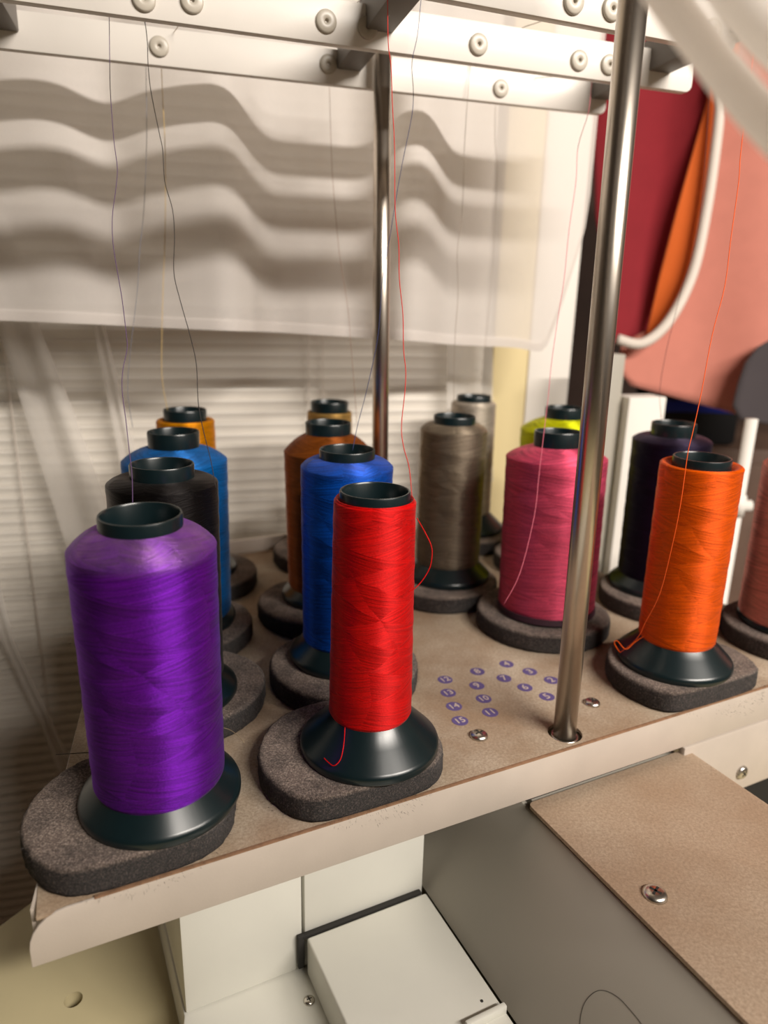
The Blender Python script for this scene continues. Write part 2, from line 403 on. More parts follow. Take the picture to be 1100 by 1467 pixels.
# sheer strips of a drape hanging slantwise in front of the blind
def strip_mesh(name, L, Rr, dep, n=24, m=10, amp=0.004):
    vs, fs = [], []
    for j in range(n):
        t = j / (n - 1)
        def at(poly):
            ys = [p[1] for p in poly]; y = ys[0] + (ys[-1] - ys[0]) * t
            return float(np.interp(y, ys, [p[0] for p in poly])), y
        (xl, yl), (xr, yr) = at(L), at(Rr)
        for i in range(m):
            s = i / (m - 1); u = xl + (xr - xl) * s; v = yl + (yr - yl) * s
            p = onpl(u, v, W0 - nW * (dep + amp * math.sin(s * 9 + t * 2)), nW); vs.append(p)
    for j in range(n - 1):
        for i in range(m - 1): fs.append((j * m + i, j * m + i + 1, (j + 1) * m + i + 1, (j + 1) * m + i))
    return mesh(name, vs, fs, True)
o = tag(new_obj('sheer_drape', strip_mesh('sheer_drape', [(-95, 200), (0, 480), (50, 640), (110, 830), (165, 1000)], [(-20, 200), (57, 470), (110, 600), (160, 740), (250, 1000)], 0.022), M['drape']),
    'wide slanting strip of sheer white drape left of the black thread cone', 'curtain', 'sheer drape strips')
o = tag(new_obj('sheer_drape', strip_mesh('sheer_drape', [(85, 200), (133, 465), (160, 600), (190, 760)], [(100, 200), (150, 465), (182, 600), (230, 760)], 0.018, amp=0.002), M['drape']),
    'narrow slanting strip of sheer white drape above the bright blue thread cone', 'curtain', 'sheer drape strips')
o = tag(new_obj('sheer_drape', strip_mesh('sheer_drape', [(-60, 800), (0, 915), (60, 1040), (100, 1150)], [(-10, 800), (22, 925), (80, 1045), (130, 1150)], 0.018, amp=0.002), M['drape']),
    'slanting strip of sheer white drape beside the left edge of the tray', 'curtain', 'sheer drape strips')
o = tag(new_obj('sheer_drape', strip_mesh('sheer_drape', [(640, 200), (640, 460), (640, 690)], [(706, 200), (706, 460), (706, 690)], 0.016, amp=0.002), M['drape']),
    'upright strip of sheer white drape behind the silver thread cone', 'curtain', 'sheer drape strips')

# ------------------------------------------------------------------ thread stand: tray, poles, guide rails
stand = tag(empty('thread_stand', (0.03, 0.40, -0.02)), 'dusty cream thread stand tray with chrome poles and white thread guide rails', 'thread stand')
def on_stand(name, me, mat, parent=None): return loc_part(name, me, mat, parent or stand)
A_L = float((V(-0.1135, 0.186, 0) - F0) @ dS)          # left end of the front edge
tray_poly = [S(A_L + 0.002, 0.0), S(0.46, 0.0), S(0.46, 0.055), V(0.25, 0.4535, 0), V(0.172, 0.510, 0), V(0.150, 0.58, 0), V(0.112, 0.645, 0), V(0.06, 0.630, 0), V(-0.2035, 0.494, 0), V(-0.1502, 0.319, 0), V(-0.116, 0.197, 0)]
tray_me = prism_mesh('tray', tray_poly, -0.0016, 0.0, 0.0005, 2)
# hole for the front pole cut through the tray
ROD0 = onz(809, 1050, 0.0)
def cut_hole(me, c, r):
    bm = bmesh.new(); bm.from_mesh(me); bm.free()
    o = bpy.data.objects.new('t', me); COL.objects.link(o)
    cm = prism_mesh('c', [(c[0] + r * math.cos(2 * math.pi * k / 32), c[1] + r * math.sin(2 * math.pi * k / 32)) for k in range(32)], -0.02, 0.02)
    co = bpy.data.objects.new('c', cm); COL.objects.link(co)
    md = o.modifiers.new('b', 'BOOLEAN'); md.object = co; md.operation = 'DIFFERENCE'; md.solver = 'EXACT'
    dg = bpy.context.evaluated_depsgraph_get(); dg.update()
    res = bpy.data.meshes.new_from_object(o.evaluated_get(dg))
    bpy.data.objects.remove(o); bpy.data.objects.remove(co)
    return res
tray_me = cut_hole(tray_me, ROD0, 0.0082)
tray = on_stand('tray', tray_me, M['tray']); tray['label'] = 'dusty cream tray plate'
# front lip with rounded upper left corner
lip_pts = [S(A_L - 0.001, -0.0004, -0.0192), S(0.46, -0.0004, -0.0205), S(0.46, -0.0004, 0.0006)]
for k in range(7):
    a = math.radians(90 + 90 * k / 6); lip_pts.append(S(A_L + 0.0115 + 0.0125 * math.cos(a), -0.0004, -0.0119 + 0.0125 * math.sin(a)))
lip = on_stand('front_lip', slab_mesh('front_lip', lip_pts, nS * 0.0012, 0.0004, 2), M['lip'])
on_stand('lip_edge', box_mesh('lip_edge', S((A_L + 0.02 + 0.46) / 2, 0.0004, 0.0006), dS * (0.46 - A_L - 0.02) / 2, nS * 0.0009, Z * 0.00025, 0.0002), M['edge_dust'])
# side lip on the left and upturned lip at the back
on_stand('side_lip', slab_mesh('side_lip', [V(-0.1145, 0.189, -0.0005), V(-0.1502, 0.319, -0.0005), V(-0.2035, 0.494, -0.0005), V(-0.2035, 0.494, -0.014), V(-0.1502, 0.319, -0.014), V(-0.1145, 0.189, -0.018)], V(0.001, 0.0004, 0)), M['lip'])
on_stand('back_lip', slab_mesh('back_lip', [V(-0.2035, 0.494, 0), V(0.06, 0.630, 0), V(0.06, 0.630, 0.011), V(-0.2035, 0.494, 0.011)], V(-0.002, 0.004, 0), 0.0006), M['lip'])

def screw_mesh(name, r=0.0042, h=0.0022):
    prof = [(r, 0), (r * 0.99, h * 0.25), (r * 0.9, h * 0.6), (r * 0.7, h * 0.86), (r * 0.4, h * 0.98), (0.0, h)]
    me = lathe(name, prof, 24)
    bm = bmesh.new(); bm.from_mesh(me); n0 = len(bm.faces)
    for ang in (20, 110):
        a = math.radians(ang); ax = Vector((math.cos(a), math.sin(a), 0)); ay = Vector((-math.sin(a), math.cos(a), 0))
        vs = [bm.verts.new(ax * sx * r * 0.48 + ay * sy * r * 0.1 + Vector((0, 0, z))) for z in (h * 0.6, h * (0.96 if ang == 20 else 0.965)) for sy in (-1, 1) for sx in (-1, 1)]
        vs[4].co.z = vs[5].co.z = vs[6].co.z = vs[7].co.z = h * 1.02
        for f in ((4, 5, 7, 6), (0, 1, 5, 4), (2, 6, 7, 3), (0, 4, 6, 2), (1, 3, 7, 5)):
            fc = bm.faces.new([vs[i] for i in f]); fc.material_index = 1
    bm.to_mesh(me); bm.free(); me.materials.append(M['steel']); me.materials.append(M['dark_seam'])
    return me
SCREW = screw_mesh('screw')
def abs_loc(o):
    v = Vector((0, 0, 0))
    while o is not None: v += o.location; o = o.parent
    return v
def put(name, me, parent, pos, zdir=None, spin=0.0, scale=1.0):
    o = new_obj(name, me, None, parent); o.location = Vector(pos) - abs_loc(parent)
    if zdir is not None: o.rotation_mode = 'QUATERNION'; o.rotation_quaternion = Vector(zdir).to_track_quat('Z', 'Y') @ Matrix.Rotation(spin, 3, 'Z').to_quaternion()
    else: o.rotation_euler[2] = spin
    o.scale = (scale,) * 3
    return o
put('screw', SCREW, tray, onz(686, 1055, 0), spin=0.3, scale=1.05)
put('screw', SCREW, tray, onz(848, 1008, 0), spin=1.0)
put('screw', SCREW, tray, V(0.20, 0.39, 0), spin=0.6)

# printed number marks
def number_mesh(txt):
    cu = bpy.data.curves.new('n', 'FONT'); cu.body = txt; cu.size = 0.0066 if len(txt) == 1 else 0.0058
    cu.align_x = 'CENTER'; cu.align_y = 'CENTER'; cu.extrude = 0.00002; cu.resolution_u = 3; cu.offset = 0.00006
    o = bpy.data.objects.new('n', cu); COL.objects.link(o)
    dg = bpy.context.evaluated_depsgraph_get(); dg.update()
    tm = bpy.data.meshes.new_from_object(o.evaluated_get(dg)); bpy.data.objects.remove(o)
    bm = bmesh.new(); bm.from_mesh(tm)
    for f in bm.faces: f.material_index = 1
    for v in bm.verts: v.co.z += 0.00019
    n = 28; r = 0.0041
    b = [bm.verts.new((r * math.cos(2 * math.pi * k / n), r * math.sin(2 * math.pi * k / n), 0.0)) for k in range(n)]
    t = [bm.verts.new((r * math.cos(2 * math.pi * k / n), r * math.sin(2 * math.pi * k / n), 0.00012)) for k in range(n)]
    bm.faces.new(t)
    for k in range(n): bm.faces.new((b[k], b[(k + 1) % n], t[(k + 1) % n], t[k]))
    me = bpy.data.meshes.new('number_mark'); bm.to_mesh(me); bm.free()
    me.materials.append(M['purple_ink']); me.materials.append(M['pale_ink']); return me
for txt, x, y in (('12', 165, 237), ('13', 185, 320), ('14', 221, 405), ('15', 259, 496), ('8', 368, 185), ('9', 365, 274), ('10', 408, 357), ('11', 449, 443),
                  ('4', 552, 138), ('7', 536, 228), ('3', 699, 186), ('6', 668, 286), ('2', 835, 240), ('5', 806, 343)):
    o = put('number_mark', number_mesh(txt), tray, onz(600 + x / 4.4, 920 + y / 4.4, 0.0), spin=math.atan2(dS[1], dS[0]))
    o['label'] = 'purple printed dot with a pale number ' + txt

# chrome poles
def pole(p0, p1, r, label):
    o = on_stand('pole', tube_mesh('pole', [p0, p0 + (p1 - p0) * 0.5, p1], r, 48), M['chrome']); o['label'] = label; return o
PR = 0.0054
pole(ROD0 - Z * 0.012, ROD0 + V(-0.0046, 0.0006, 0.372), PR, 'front chrome pole')
PM = V(-0.0023, 0.455, 0.0); pole(V(-0.0018, 0.455, 0.0), V(-0.0072, 0.455, 0.352), PR * 0.95, 'rear chrome pole')
on_stand('pole_bushing', lathe('pole_bushing', [(0.0055, -0.004), (0.0066, -0.004), (0.0066, -0.0012), (0.0055, -0.0008)], 32, closed=True), M['steel']).location += Vector((ROD0[0], ROD0[1], 0))
on_stand('pole_socket', lathe('pole_socket', [(0.0, -0.0065), (0.0084, -0.0065), (0.0084, -0.0058), (0.0, -0.0058)], 32), M['dark_seam']).location += Vector((ROD0[0], ROD0[1], 0))

# guide rails
ZB = 0.3155
def rail(pL, pR, h0, h1, label, round_end=True, depth=0.005):
    d = pR - pL; L = np.linalg.norm(d); d = d / L; n = V(-d[1], d[0], 0)
    pts = []
    r = 0.004
    pts.append(pL)
    for cx_, cz_, a0 in ((L - r, r, -90), (L - r, h1 - r, 0)):
        for k in range(5):
            a = math.radians(a0 + 90 * k / 4); pts.append(pL + d * (cx_ + r * math.cos(a)) + Z * (cz_ + r * math.sin(a)))
    pts.append(pL + Z * h0)
    o = on_stand('guide_rail', slab_mesh('guide_rail', pts, n * depth, 0.0005, 2), M['white_paint']); o['label'] = label
    return o, d, n
EYE = lathe('eyelet', [(0.0008, 0.0002), (0.0009, 0.0010), (0.0013, 0.0013), (0.0026, 0.0013), (0.0042, 0.0012), (0.0048, 0.0009), (0.0050, 0.0004), (0.0050, -0.0005), (0.0008, -0.0005)], 32, closed=True)
EYE.materials.append(M['ceramic'])
PEG = lathe('eyelet_hole', [(0.0, 0.0001), (0.0013, 0.0001), (0.0013, 0.0003), (0.0, 0.0003)], 16); PEG.materials.append(M['dark_seam'])
def eyelets(rl, p0, d, n, pix, sc_=1.0):
    for (u, v) in pix:
        p = onpl(u, v, p0, n)
        put('eyelet', EYE, rl, p - n * 0.0004, zdir=-n, scale=sc_)
pB0, pB1 = V(-0.30, 0.3795, ZB), V(0.1355, 0.5085, ZB)
pA0, pA1 = onz(15, 0, ZB), onz(990, 133, ZB); dA = (pA1 - pA0) / np.linalg.norm(pA1 - pA0); pA0 = pA0 - dA * 0.12
p00, p01 = onz(645, 0, ZB), onz(1052, 75.5, ZB); d0_ = (p01 - p00) / np.linalg.norm(p01 - p00); p00 = p00 - d0_ * 0.25
rb, d_, n_ = rail(pB0, pB1, 0.018, 0.018, 'rear white guide rail'); eyelets(rb, pB0, d_, n_, [(228, 67), (470, 92), (717, 127), (60, 40)][:3], 1.0)
ra, d_, n_ = rail(pA0, pA1, 0.019, 0.019, 'middle white guide rail'); nA = n_; eyelets(ra, pA0, d_, n_, [(206, -1), (275, 2), (467, 31), (526, 40), (685, 64), (829, 87), (872, 93)], 1.02)
r0, d_, n_ = rail(p00, p01, 0.019, 0.019, 'front white guide rail'); n0 = n_; eyelets(r0, p00, d_, n_, [(821, 3), (876, 13), (1020, 44)], 1.0)
# cross bars joining the rails from above
for k, (u, v, lab) in enumerate(((3, 20, 'left cross bar of the rails'), (500, 86, 'middle cross bar of the rails'), (862, 128, 'right cross bar of the rails'))):
    c = onpl(u, v, PB, nB); c[2] = 0
    on_stand('cross_bar', slab_mesh('cross_bar', [c - dB * 0.007 + Z * 0.3235, c + dB * 0.007 + Z * 0.3235, c + dB * 0.007 + Z * 0.340, c - dB * 0.007 + Z * 0.340], -nB * 0.135, 0.0008), M['cross'])['label'] = lab

# ------------------------------------------------------------------ felt pads
PT = 0.012
def pad_mesh(cx_, cy_, R, seed, clip):
    rnd = random.Random(seed); ph = [rnd.uniform(0, 6.28) for _ in range(6)]
    prof = [(0.0, 0.0), (0.6, 0.0), (0.93, 0.0), (0.985, 0.0006), (1.0, 0.002), (1.0, 0.0055), (1.0, 0.0092), (0.99, 0.0109), (0.965, 0.0117), (0.93, 0.01185), (0.75, 0.0119), (0.4, 0.0119), (0.0, 0.0119)]
    seg = 120; vs, fs = [], []
    for i, (q, z) in enumerate(prof):
        for k in range(seg):
            a = 2 * math.pi * k / seg
            r = R * q * (1 + 0.010 * math.sin(2 * a + ph[0]) + 0.008 * math.sin(3 * a + ph[1]) + 0.004 * math.sin(7 * a + ph[2]))
            if q > 0.9: r += rnd.uniform(-0.0003, 0.0003)
            x, y = cx_ + r * math.cos(a), cy_ + r * math.sin(a)
            if clip:
                off = (V(x, y, 0) - F0) @ nS
                lim = 0.0012 + (1 - q) * 0.02
                new = lim + 0.5 * ((off - lim) + math.sqrt((off - lim) ** 2 + 0.007 ** 2)) - 0.0016 * q; x += nS[0] * (new - off) * q; y += nS[1] * (new - off) * q
            zz = z - (rnd.uniform(0, 0.0002) if 0.3 < q and z > 0.005 else 0)
            vs.append((x - cx_, y - cy_, max(zz, 0)))
    n = len(prof)
    for i in range(n - 1):
        for k in range(seg): fs.append((i * seg + k, i * seg + (k + 1) % seg, (i + 1) * seg + (k + 1) % seg, (i + 1) * seg + k))
    return mesh('felt_pad', vs, fs, True)
def fuzz_mesh(R, seed, n=900):
    """loose fibres sticking out of the felt"""
    rnd = random.Random(seed); vs, fs = [], []
    for k in range(n):
        a = rnd.uniform(0, 6.283)
        if rnd.random() < 0.55: r, z = R * rnd.uniform(0.985, 1.0), rnd.uniform(0.001, 0.0112); out = V(math.cos(a), math.sin(a), rnd.uniform(-.4, .5))
        else: r, z = R * math.sqrt(rnd.uniform(0.3, 0.97)), 0.0117; out = V(rnd.uniform(-1, 1), rnd.uniform(-1, 1), 0.5)
        p = V(r * math.cos(a), r * math.sin(a), z); q = p + out * rnd.uniform(0.0006, 0.0016); s = V(-math.sin(a), math.cos(a), rnd.uniform(-1, 1)) * 0.00006
        b = len(vs); vs += [p - s, p + s, q]; fs.append((b, b + 1, b + 2))
    return mesh('fuzz', vs, fs)

# spool data: name, words, pad label, x, y, lean, shoulder (r,z), bottom r, collar height, colour, opts
SP = [
 ('purple', 'purple thread wound on a dark green cone at the front left corner of the tray', -.0831, .2325, (.6, -2.4), .0247, .102, .0240, .0045, srgb(124, 20, 190), dict(dust=0.5, rough=0.33, spec=0.7, metal=0.62, dark=0.42), (-.0937, .2300, .0388)),
 ('black', 'black thread wound on a dark green cone right behind the purple cone', -.0999, .3073, (.9, .2), .0241, .105, .0236, .006, srgb(15, 13, 13), dict(dust=0.0, rough=0.3, spec=0.25, metal=0.3), (-.0969, .3150, .039)),
 ('azure', 'bright sky blue thread wound on a dark green cone behind the black cone', -.1176, .3887, (0, 0), .0287, .0975, .0275, .0085, srgb(4, 120, 208), dict(dust=0.05), (-.1176, .3860, .040)),
 ('yellow', 'golden yellow thread wound on a dark green cone, hindmost in the left column', -.1341, .4719, (0, 0), .0189, .106, .0195, .0085, srgb(250, 160, 10), dict(), (-.1300, .4719, .040)),
 ('red', 'bright red thread wound on a dark green cone at the tray front edge', -.0039, .2690, (.2, .1), .0162, .1095, .0176, .0045, srgb(232, 14, 14), dict(rough=0.42, dark=0.6, metal=0.3), (-.0125, .2684, .0397)),
 ('royal', 'royal blue thread wound on a dark green cone right behind the red cone', -.0192, .3508, (0, -.4), .0233, .105, .0228, .0045, srgb(10, 98, 222), dict(dust=0.12), (-.0192, .3440, .040)),
 ('brown', 'copper brown thread wound on a dark green cone behind the royal blue cone', -.0355, .4328, (0, 0), .0272, .096, .0255, .007, srgb(158, 84, 26), dict(), (-.0411, .4268, .039)),
 ('gold', 'pale gold thread wound on a dark green cone, hindmost behind the brown cone', -.0423, .5283, (0, 0), .0166, .1055, .0175, .009, srgb(206, 164, 92), dict(), (-.0470, .5280, .039)),
 ('taupe', 'grey taupe thread wound on a dark green cone between the red and pink cones', .0454, .4735, (.2, -.6), .0225, .1045, .0223, .005, srgb(136, 122, 104), dict(rough=0.3, spec=0.8), (.0416, .4697, .039)),
 ('silver', 'silvery white thread wound on a dark green cone behind the taupe cone', .0724, .5860, (-.8, 1.3), .0184, .107, .0184, .005, srgb(206, 194, 178), dict(rough=0.34), (.0724, .5850, .039)),
 ('pink', 'hot pink thread wound on a dark green cone beside the front chrome pole', .1042, .4180, (-1.4, 2.9), .0300, .098, .0298, .009, srgb(246, 92, 128), dict(rough=0.38), (.1024, .4192, .0415)),
 ('lime', 'lime yellow thread wound on a dark green cone behind the pink cone', .1319, .5277, (0, 0), .0308, .097, .029, .008, srgb(232, 236, 6), dict(), (.1280, .5277, .040)),
 ('navy', 'dark navy thread wound on a dark green cone behind the orange cone', .1889, .4635, (-.7, -.3), .0248, .1025, .0245, .008, srgb(26, 20, 44), dict(rough=0.4, dust=0.08), (.1907, .4574, .039)),
 ('orange', 'neon orange thread wound on a dark green cone at the front right of the tray', .1606, .3530, (-1, -1), .0198, .1095, .0197, .006, srgb(255, 100, 2), dict(rough=0.42, dark=0.62, metal=0.32), (.1654, .3512, .0404)),
 ('salmon', 'salmon pink thread wound on a cone cut off by the right picture edge', .2535, .4060, (0, 0), .0300, .098, .0298, .006, srgb(250, 164, 146), dict(), (.2550, .4060, .040)),
]
PADWORD = {'purple': 'purple', 'black': 'black', 'azure': 'sky blue', 'yellow': 'golden yellow', 'red': 'bright red', 'royal': 'royal blue', 'brown': 'copper brown', 'gold': 'pale gold', 'taupe': 'grey taupe', 'silver': 'silvery white', 'pink': 'hot pink', 'lime': 'lime yellow', 'navy': 'dark navy', 'orange': 'neon orange', 'salmon': 'salmon pink'}
CORE = lathe('cone_core', [(0.0, 0.0), (0.0295, 0.0), (0.0300, 0.0008), (0.0300, 0.0028), (0.0296, 0.0038), (0.0288, 0.0046), (0.0225, 0.0108), (0.0170, 0.0165), (0.0156, 0.0190), (0.0148, 0.0230), (0.0143, 0.030), (0.0136, 0.090), (0.0138, 0.1045), (0.0140, 0.1130), (0.0137, 0.1137), (0.0131, 0.1137), (0.0127, 0.1130), (0.0123, 0.100), (0.0123, 0.04), (0.0, 0.04)], 64)
CORE.set_sharp_from_angle(angle=math.radians(32)); CORE.materials.append(M['core'])
def package_mesh(rs, zs, rb, ztop, seed):
    rnd = random.Random(seed); p1, p2 = rnd.uniform(0, 6.28), rnd.uniform(0, 6.28)
    def cone_z(r):     # height of the flange surface at radius r
        return float(np.interp(r, [0.0156, 0.0170, 0.0225, 0.0288, 0.0296, 0.031], [0.0190, 0.0165, 0.0108, 0.0046, 0.0038, 0.0020]))
    zb = cone_z(rb) + 0.0002
    prof = [(0.0140, zb + 0.012), (0.016, max(cone_z(0.016) + 0.0004, zb)), (rb - 0.002, max(cone_z(rb - 0.002) + 0.0003, zb)), (rb - 0.0006, zb + 0.0002), (rb, zb + 0.0016)]
    n = 46
    for k in range(1, n): prof.append((rb + (rs - rb) * k / n, zb + 0.0016 + (zs - zb - 0.0022) * k / n))
    prof += [(rs, zs - 0.0003), (rs - 0.00015, zs + 0.0001), (rs - 0.0006, zs + 0.0005)]
    m = 9
    for k in range(1, m + 1):
        t = k / m; bow = 0.0009 * math.sin(math.pi * t)
        prof.append((rs - 0.0006 + (0.01385 - rs + 0.0006) * t + bow * 0.4, zs + 0.0007 + (ztop - zs - 0.0007) * t + bow))
    i0, i1 = 5, 5 + n - 2
    def jig(a, i, r, z):
        if i < 4 or i > i1 + 1: return r, z
        h = 0.00007 * math.sin(z * 520 + 1.0 * a + p1) + 0.00005 * math.sin(z * 760 - 2 * a + p2) + 0.00004 * math.sin(z * 1500 + a + p1)
        return r + h, z
    me = lathe('thread_winding', prof, 96, uv=True, jig=jig); me.set_sharp_from_angle(angle=math.radians(24)); return me
spools = {}
for k, (nm, lab, x, y, lean, rs, zs, rb, ch, col, opt, pad) in enumerate(SP):
    po = new_obj('felt_pad', pad_mesh(pad[0], pad[1], pad[2], k, nm in ('purple', 'red', 'orange')), M['felt'], None, (pad[0], pad[1], 0.00005))
    tag(po, 'thick round grey felt pad under the %s thread cone' % PADWORD[nm], 'felt pad', 'felt pads on the tray')
    if nm in ('purple', 'red', 'orange', 'black', 'royal', 'pink', 'brown', 'taupe'):
        fz = new_obj('fuzz', fuzz_mesh(pad[2], k, 1500), M['felt'], po); fz['kind'] = 'stuff'
    root = empty('thread_cone', (x, y, PT))
    tag(root, lab, 'thread spool', 'thread cones on the tray')
    root.rotation_euler = (math.atan2(-lean[1], 114.0), math.atan2(lean[0], 114.0), 0)
    new_obj('cone_core', CORE, None, root)['label'] = 'dark green plastic cone core with flared base'
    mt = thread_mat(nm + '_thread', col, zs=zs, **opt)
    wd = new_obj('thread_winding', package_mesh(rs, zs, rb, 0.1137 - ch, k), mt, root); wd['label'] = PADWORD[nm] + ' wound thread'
    spools[nm] = (root, mt)
# dark loose windings at the foot of the pink cone
rg = []
for k in range(5):
    c = spools['pink'][0]
    new_obj('loose_winding', lathe('loose_winding', [(0.0302 + 0.0003 * math.cos(q), 0.0012 + k * 0.0008 + 0.0003 * math.sin(q)) for q in np.linspace(0, 6.283, 7)[:-1]], 64, closed=True), plain('plum_thread%d' % k, srgb(70, 40, 52), 0.6), c)

# ------------------------------------------------------------------ thread strands
def strand(name, px, d0, d1, mat, label, r=0.00017, bend=1.0):
    """thread hanging between a cone (depth d0, last point) and the rails (depth d1, first point)"""
    y0, y1 = px[0][1], px[-1][1]
    pts = [atd(u, v, d1 + (d0 - d1) * (abs((v - y0) / (y1 - y0)) ** bend if y1 != y0 else 0)) for u, v in px]
    return tag(new_obj(name, tube_mesh(name, smooth_path(pts, 5), r, 6), mat), label, 'thread', 'thread strands')
def tm(n, c): return plain(n, c, 0.6, 0, 0.3)
strand('thread_strand', [(156, -20), (157, 75), (158, 130), (163, 200), (168, 240), (166, 270), (161, 310), (162, 350), (170, 400), (175, 430), (181, 480), (182, 500), (176, 530), (175, 560), (180, 600), (185, 645), (189, 680), (190, 723)], .262, .33, tm('violet_strand', srgb(96, 72, 110)), 'thin violet thread rising from the purple cone past the rails')
strand('thread_strand', [(190, -20), (198, 8), (207, 30), (211, 60), (212, 90), (216, 130), (228, 190), (233, 215), (236, 260), (247, 300), (250, 340), (249, 390), (258, 430), (272, 480), (281, 520), (283, 560), (285, 585), (292, 620), (302, 660), (309, 700)], .315, .33, tm('black_strand', srgb(50, 44, 44)), 'thin black thread rising from the black cone past the rails')
strand('thread_strand', [(208, 22), (209, 100), (210, 200), (206, 300), (200, 360), (198, 400), (193, 450), (187, 500), (183, 560), (190, 612)], .405, .40, tm('steel_blue_strand', srgb(120, 124, 140)), 'faint blue grey thread rising from the sky blue cone', 0.00014)
strand('thread_strand', [(228, 68), (231, 95), (233, 140), (236, 200), (237, 280), (236, 350), (234, 400), (232, 470), (232, 540), (240, 588)], .47, .40, tm('yellow_strand', srgb(222, 190, 120)), 'pale yellow thread rising from the golden yellow cone', 0.0002)
strand('thread_strand', [(606, -20), (603, 0), (598, 50), (590, 90), (592, 130), (590, 165), (577, 230), (568, 280), (560, 330), (548, 400), (545, 440), (540, 490), (525, 560), (512, 610), (505, 645)], .345, .34, tm('blue_strand', srgb(60, 66, 110)), 'thin dark blue thread rising from the royal blue cone')
strand('thread_strand', [(555, -20), (556, 60), (560, 95), (562, 150), (565, 210), (566, 300), (571, 350), (572, 400), (577, 450), (578, 500), (581, 530), (580, 560), (575, 610), (578, 640), (586, 670), (590, 712)], .27, .295, tm('red_strand', srgb(206, 52, 44)), 'thin red thread rising from the red cone past the rear pole', 0.0002)
strand('thread_strand', [(470, 93), (472, 130), (475, 230), (480, 300), (487, 370), (498, 440), (503, 500), (508, 560), (511, 606)], .44, .44, tm('brown_strand', srgb(150, 110, 86)), 'faint brown thread rising from the copper brown cone', 0.00014)
strand('thread_strand', [(685, 64), (674, 95), (667, 180), (665, 220), (662, 300), (655, 360), (656, 420), (652, 480), (650, 550), (651, 594)], .46, .42, tm('taupe_strand', srgb(150, 136, 122)), 'faint taupe thread rising from the grey taupe cone', 0.00016)
strand('thread_strand', [(717, 128), (710, 150), (709, 200), (712, 240), (710, 300), (704, 400), (694, 500), (685, 566)], .56, .46, tm('silver_strand', srgb(190, 178, 166)), 'pale silver thread rising from the silvery white cone', 0.00014)
strand('thread_strand', [(872, 95), (850, 110), (843, 160), (828, 210), (825, 260), (815, 330), (808, 400), (800, 450), (790, 520), (785, 570), (779, 620), (772, 680), (765, 740), (745, 820), (722, 865)], .375, .40, tm('pink_strand', srgb(232, 120, 140)), 'thin pink thread rising from the hot pink cone', 0.00016)
DO = float((onz(888, 935, PT + 0.0070) - CAM) @ fw)
strand('thread_strand', [(1090, 0), (1063, 200), (1058, 260), (1047, 340), (1038, 410), (1020, 480), (1005, 560), (992, 620), (985, 650), (975, 720), (963, 780), (945, 850), (925, 890), (912, 915), (888, 935)], DO, .30, tm('orange_strand', srgb(250, 96, 30)), 'thin orange thread rising from the neon orange cone', 0.00018, 9.0)
strand('thread_strand', [(1020, 46), (1012, 200), (1000, 330), (975, 420), (955, 500), (945, 560), (948, 606)], .46, .42, tm('navy_strand', srgb(70, 44, 50)), 'thin dark thread rising from the dark navy cone', 0.00014)
# loop of red thread beside the red cone and its tail on the flange
strand('thread_strand', [(597, 742), (604, 754), (611, 767), (617, 780), (619, 792), (616, 812), (606, 830), (594, 843), (585, 848)], .272, .272, spools['red'][1], 'loop of red thread standing off the right side of the red cone', 0.0002)
c = V(-.0039, .2690, PT)
def on_flange(u, v):
    z = 0.008
    for _ in range(30):
        r = np.linalg.norm(onz(u, v, PT + z)[:2] - c[:2]); z = 0.6 * z + 0.4 * float(np.interp(r, [.0170, .0225, .0288], [.0165, .0108, .0046]))
    return onz(u, v, PT + z + 0.0008)
tag(new_obj('thread_strand', tube_mesh('thread_strand', smooth_path([on_flange(u, v) for u, v in ((494, 1042), (493, 1060), (491, 1075), (487, 1089), (478, 1097), (470, 1092), (464, 1086))], 5), 0.00022, 6), spools['red'][1]),
    'short red thread tail curling over the flared base of the red cone', 'thread', 'thread strands')
strand('thread_strand', [(888, 935), (880, 922), (884, 918), (896, 930), (908, 921), (918, 914), (930, 908)], DO, DO, spools['orange'][1], 'orange thread loop caught on the felt pad of the orange cone', 0.0002)
tag(new_obj('thread_strand', tube_mesh('thread_strand', smooth_path([onz(u, v, PT + 0.0006) for u, v in ((80, 1081), (96, 1080), (112, 1079), (132, 1078))], 4), 0.00018, 6), tm('dark_snip', srgb(40, 32, 30))),
    'short dark thread snippet left of the purple cone', 'thread', 'thread strands')
tag(new_obj('thread_strand', tube_mesh('thread_strand', smooth_path([onz(u, v, 0.010) for u, v in ((316, 1042), (328, 1045), (340, 1053), (350, 1064))], 4), 0.00013, 6), tm('pale_snip', srgb(170, 150, 120))),
    'short pale thread snippet right of the purple cone', 'thread', 'thread strands')
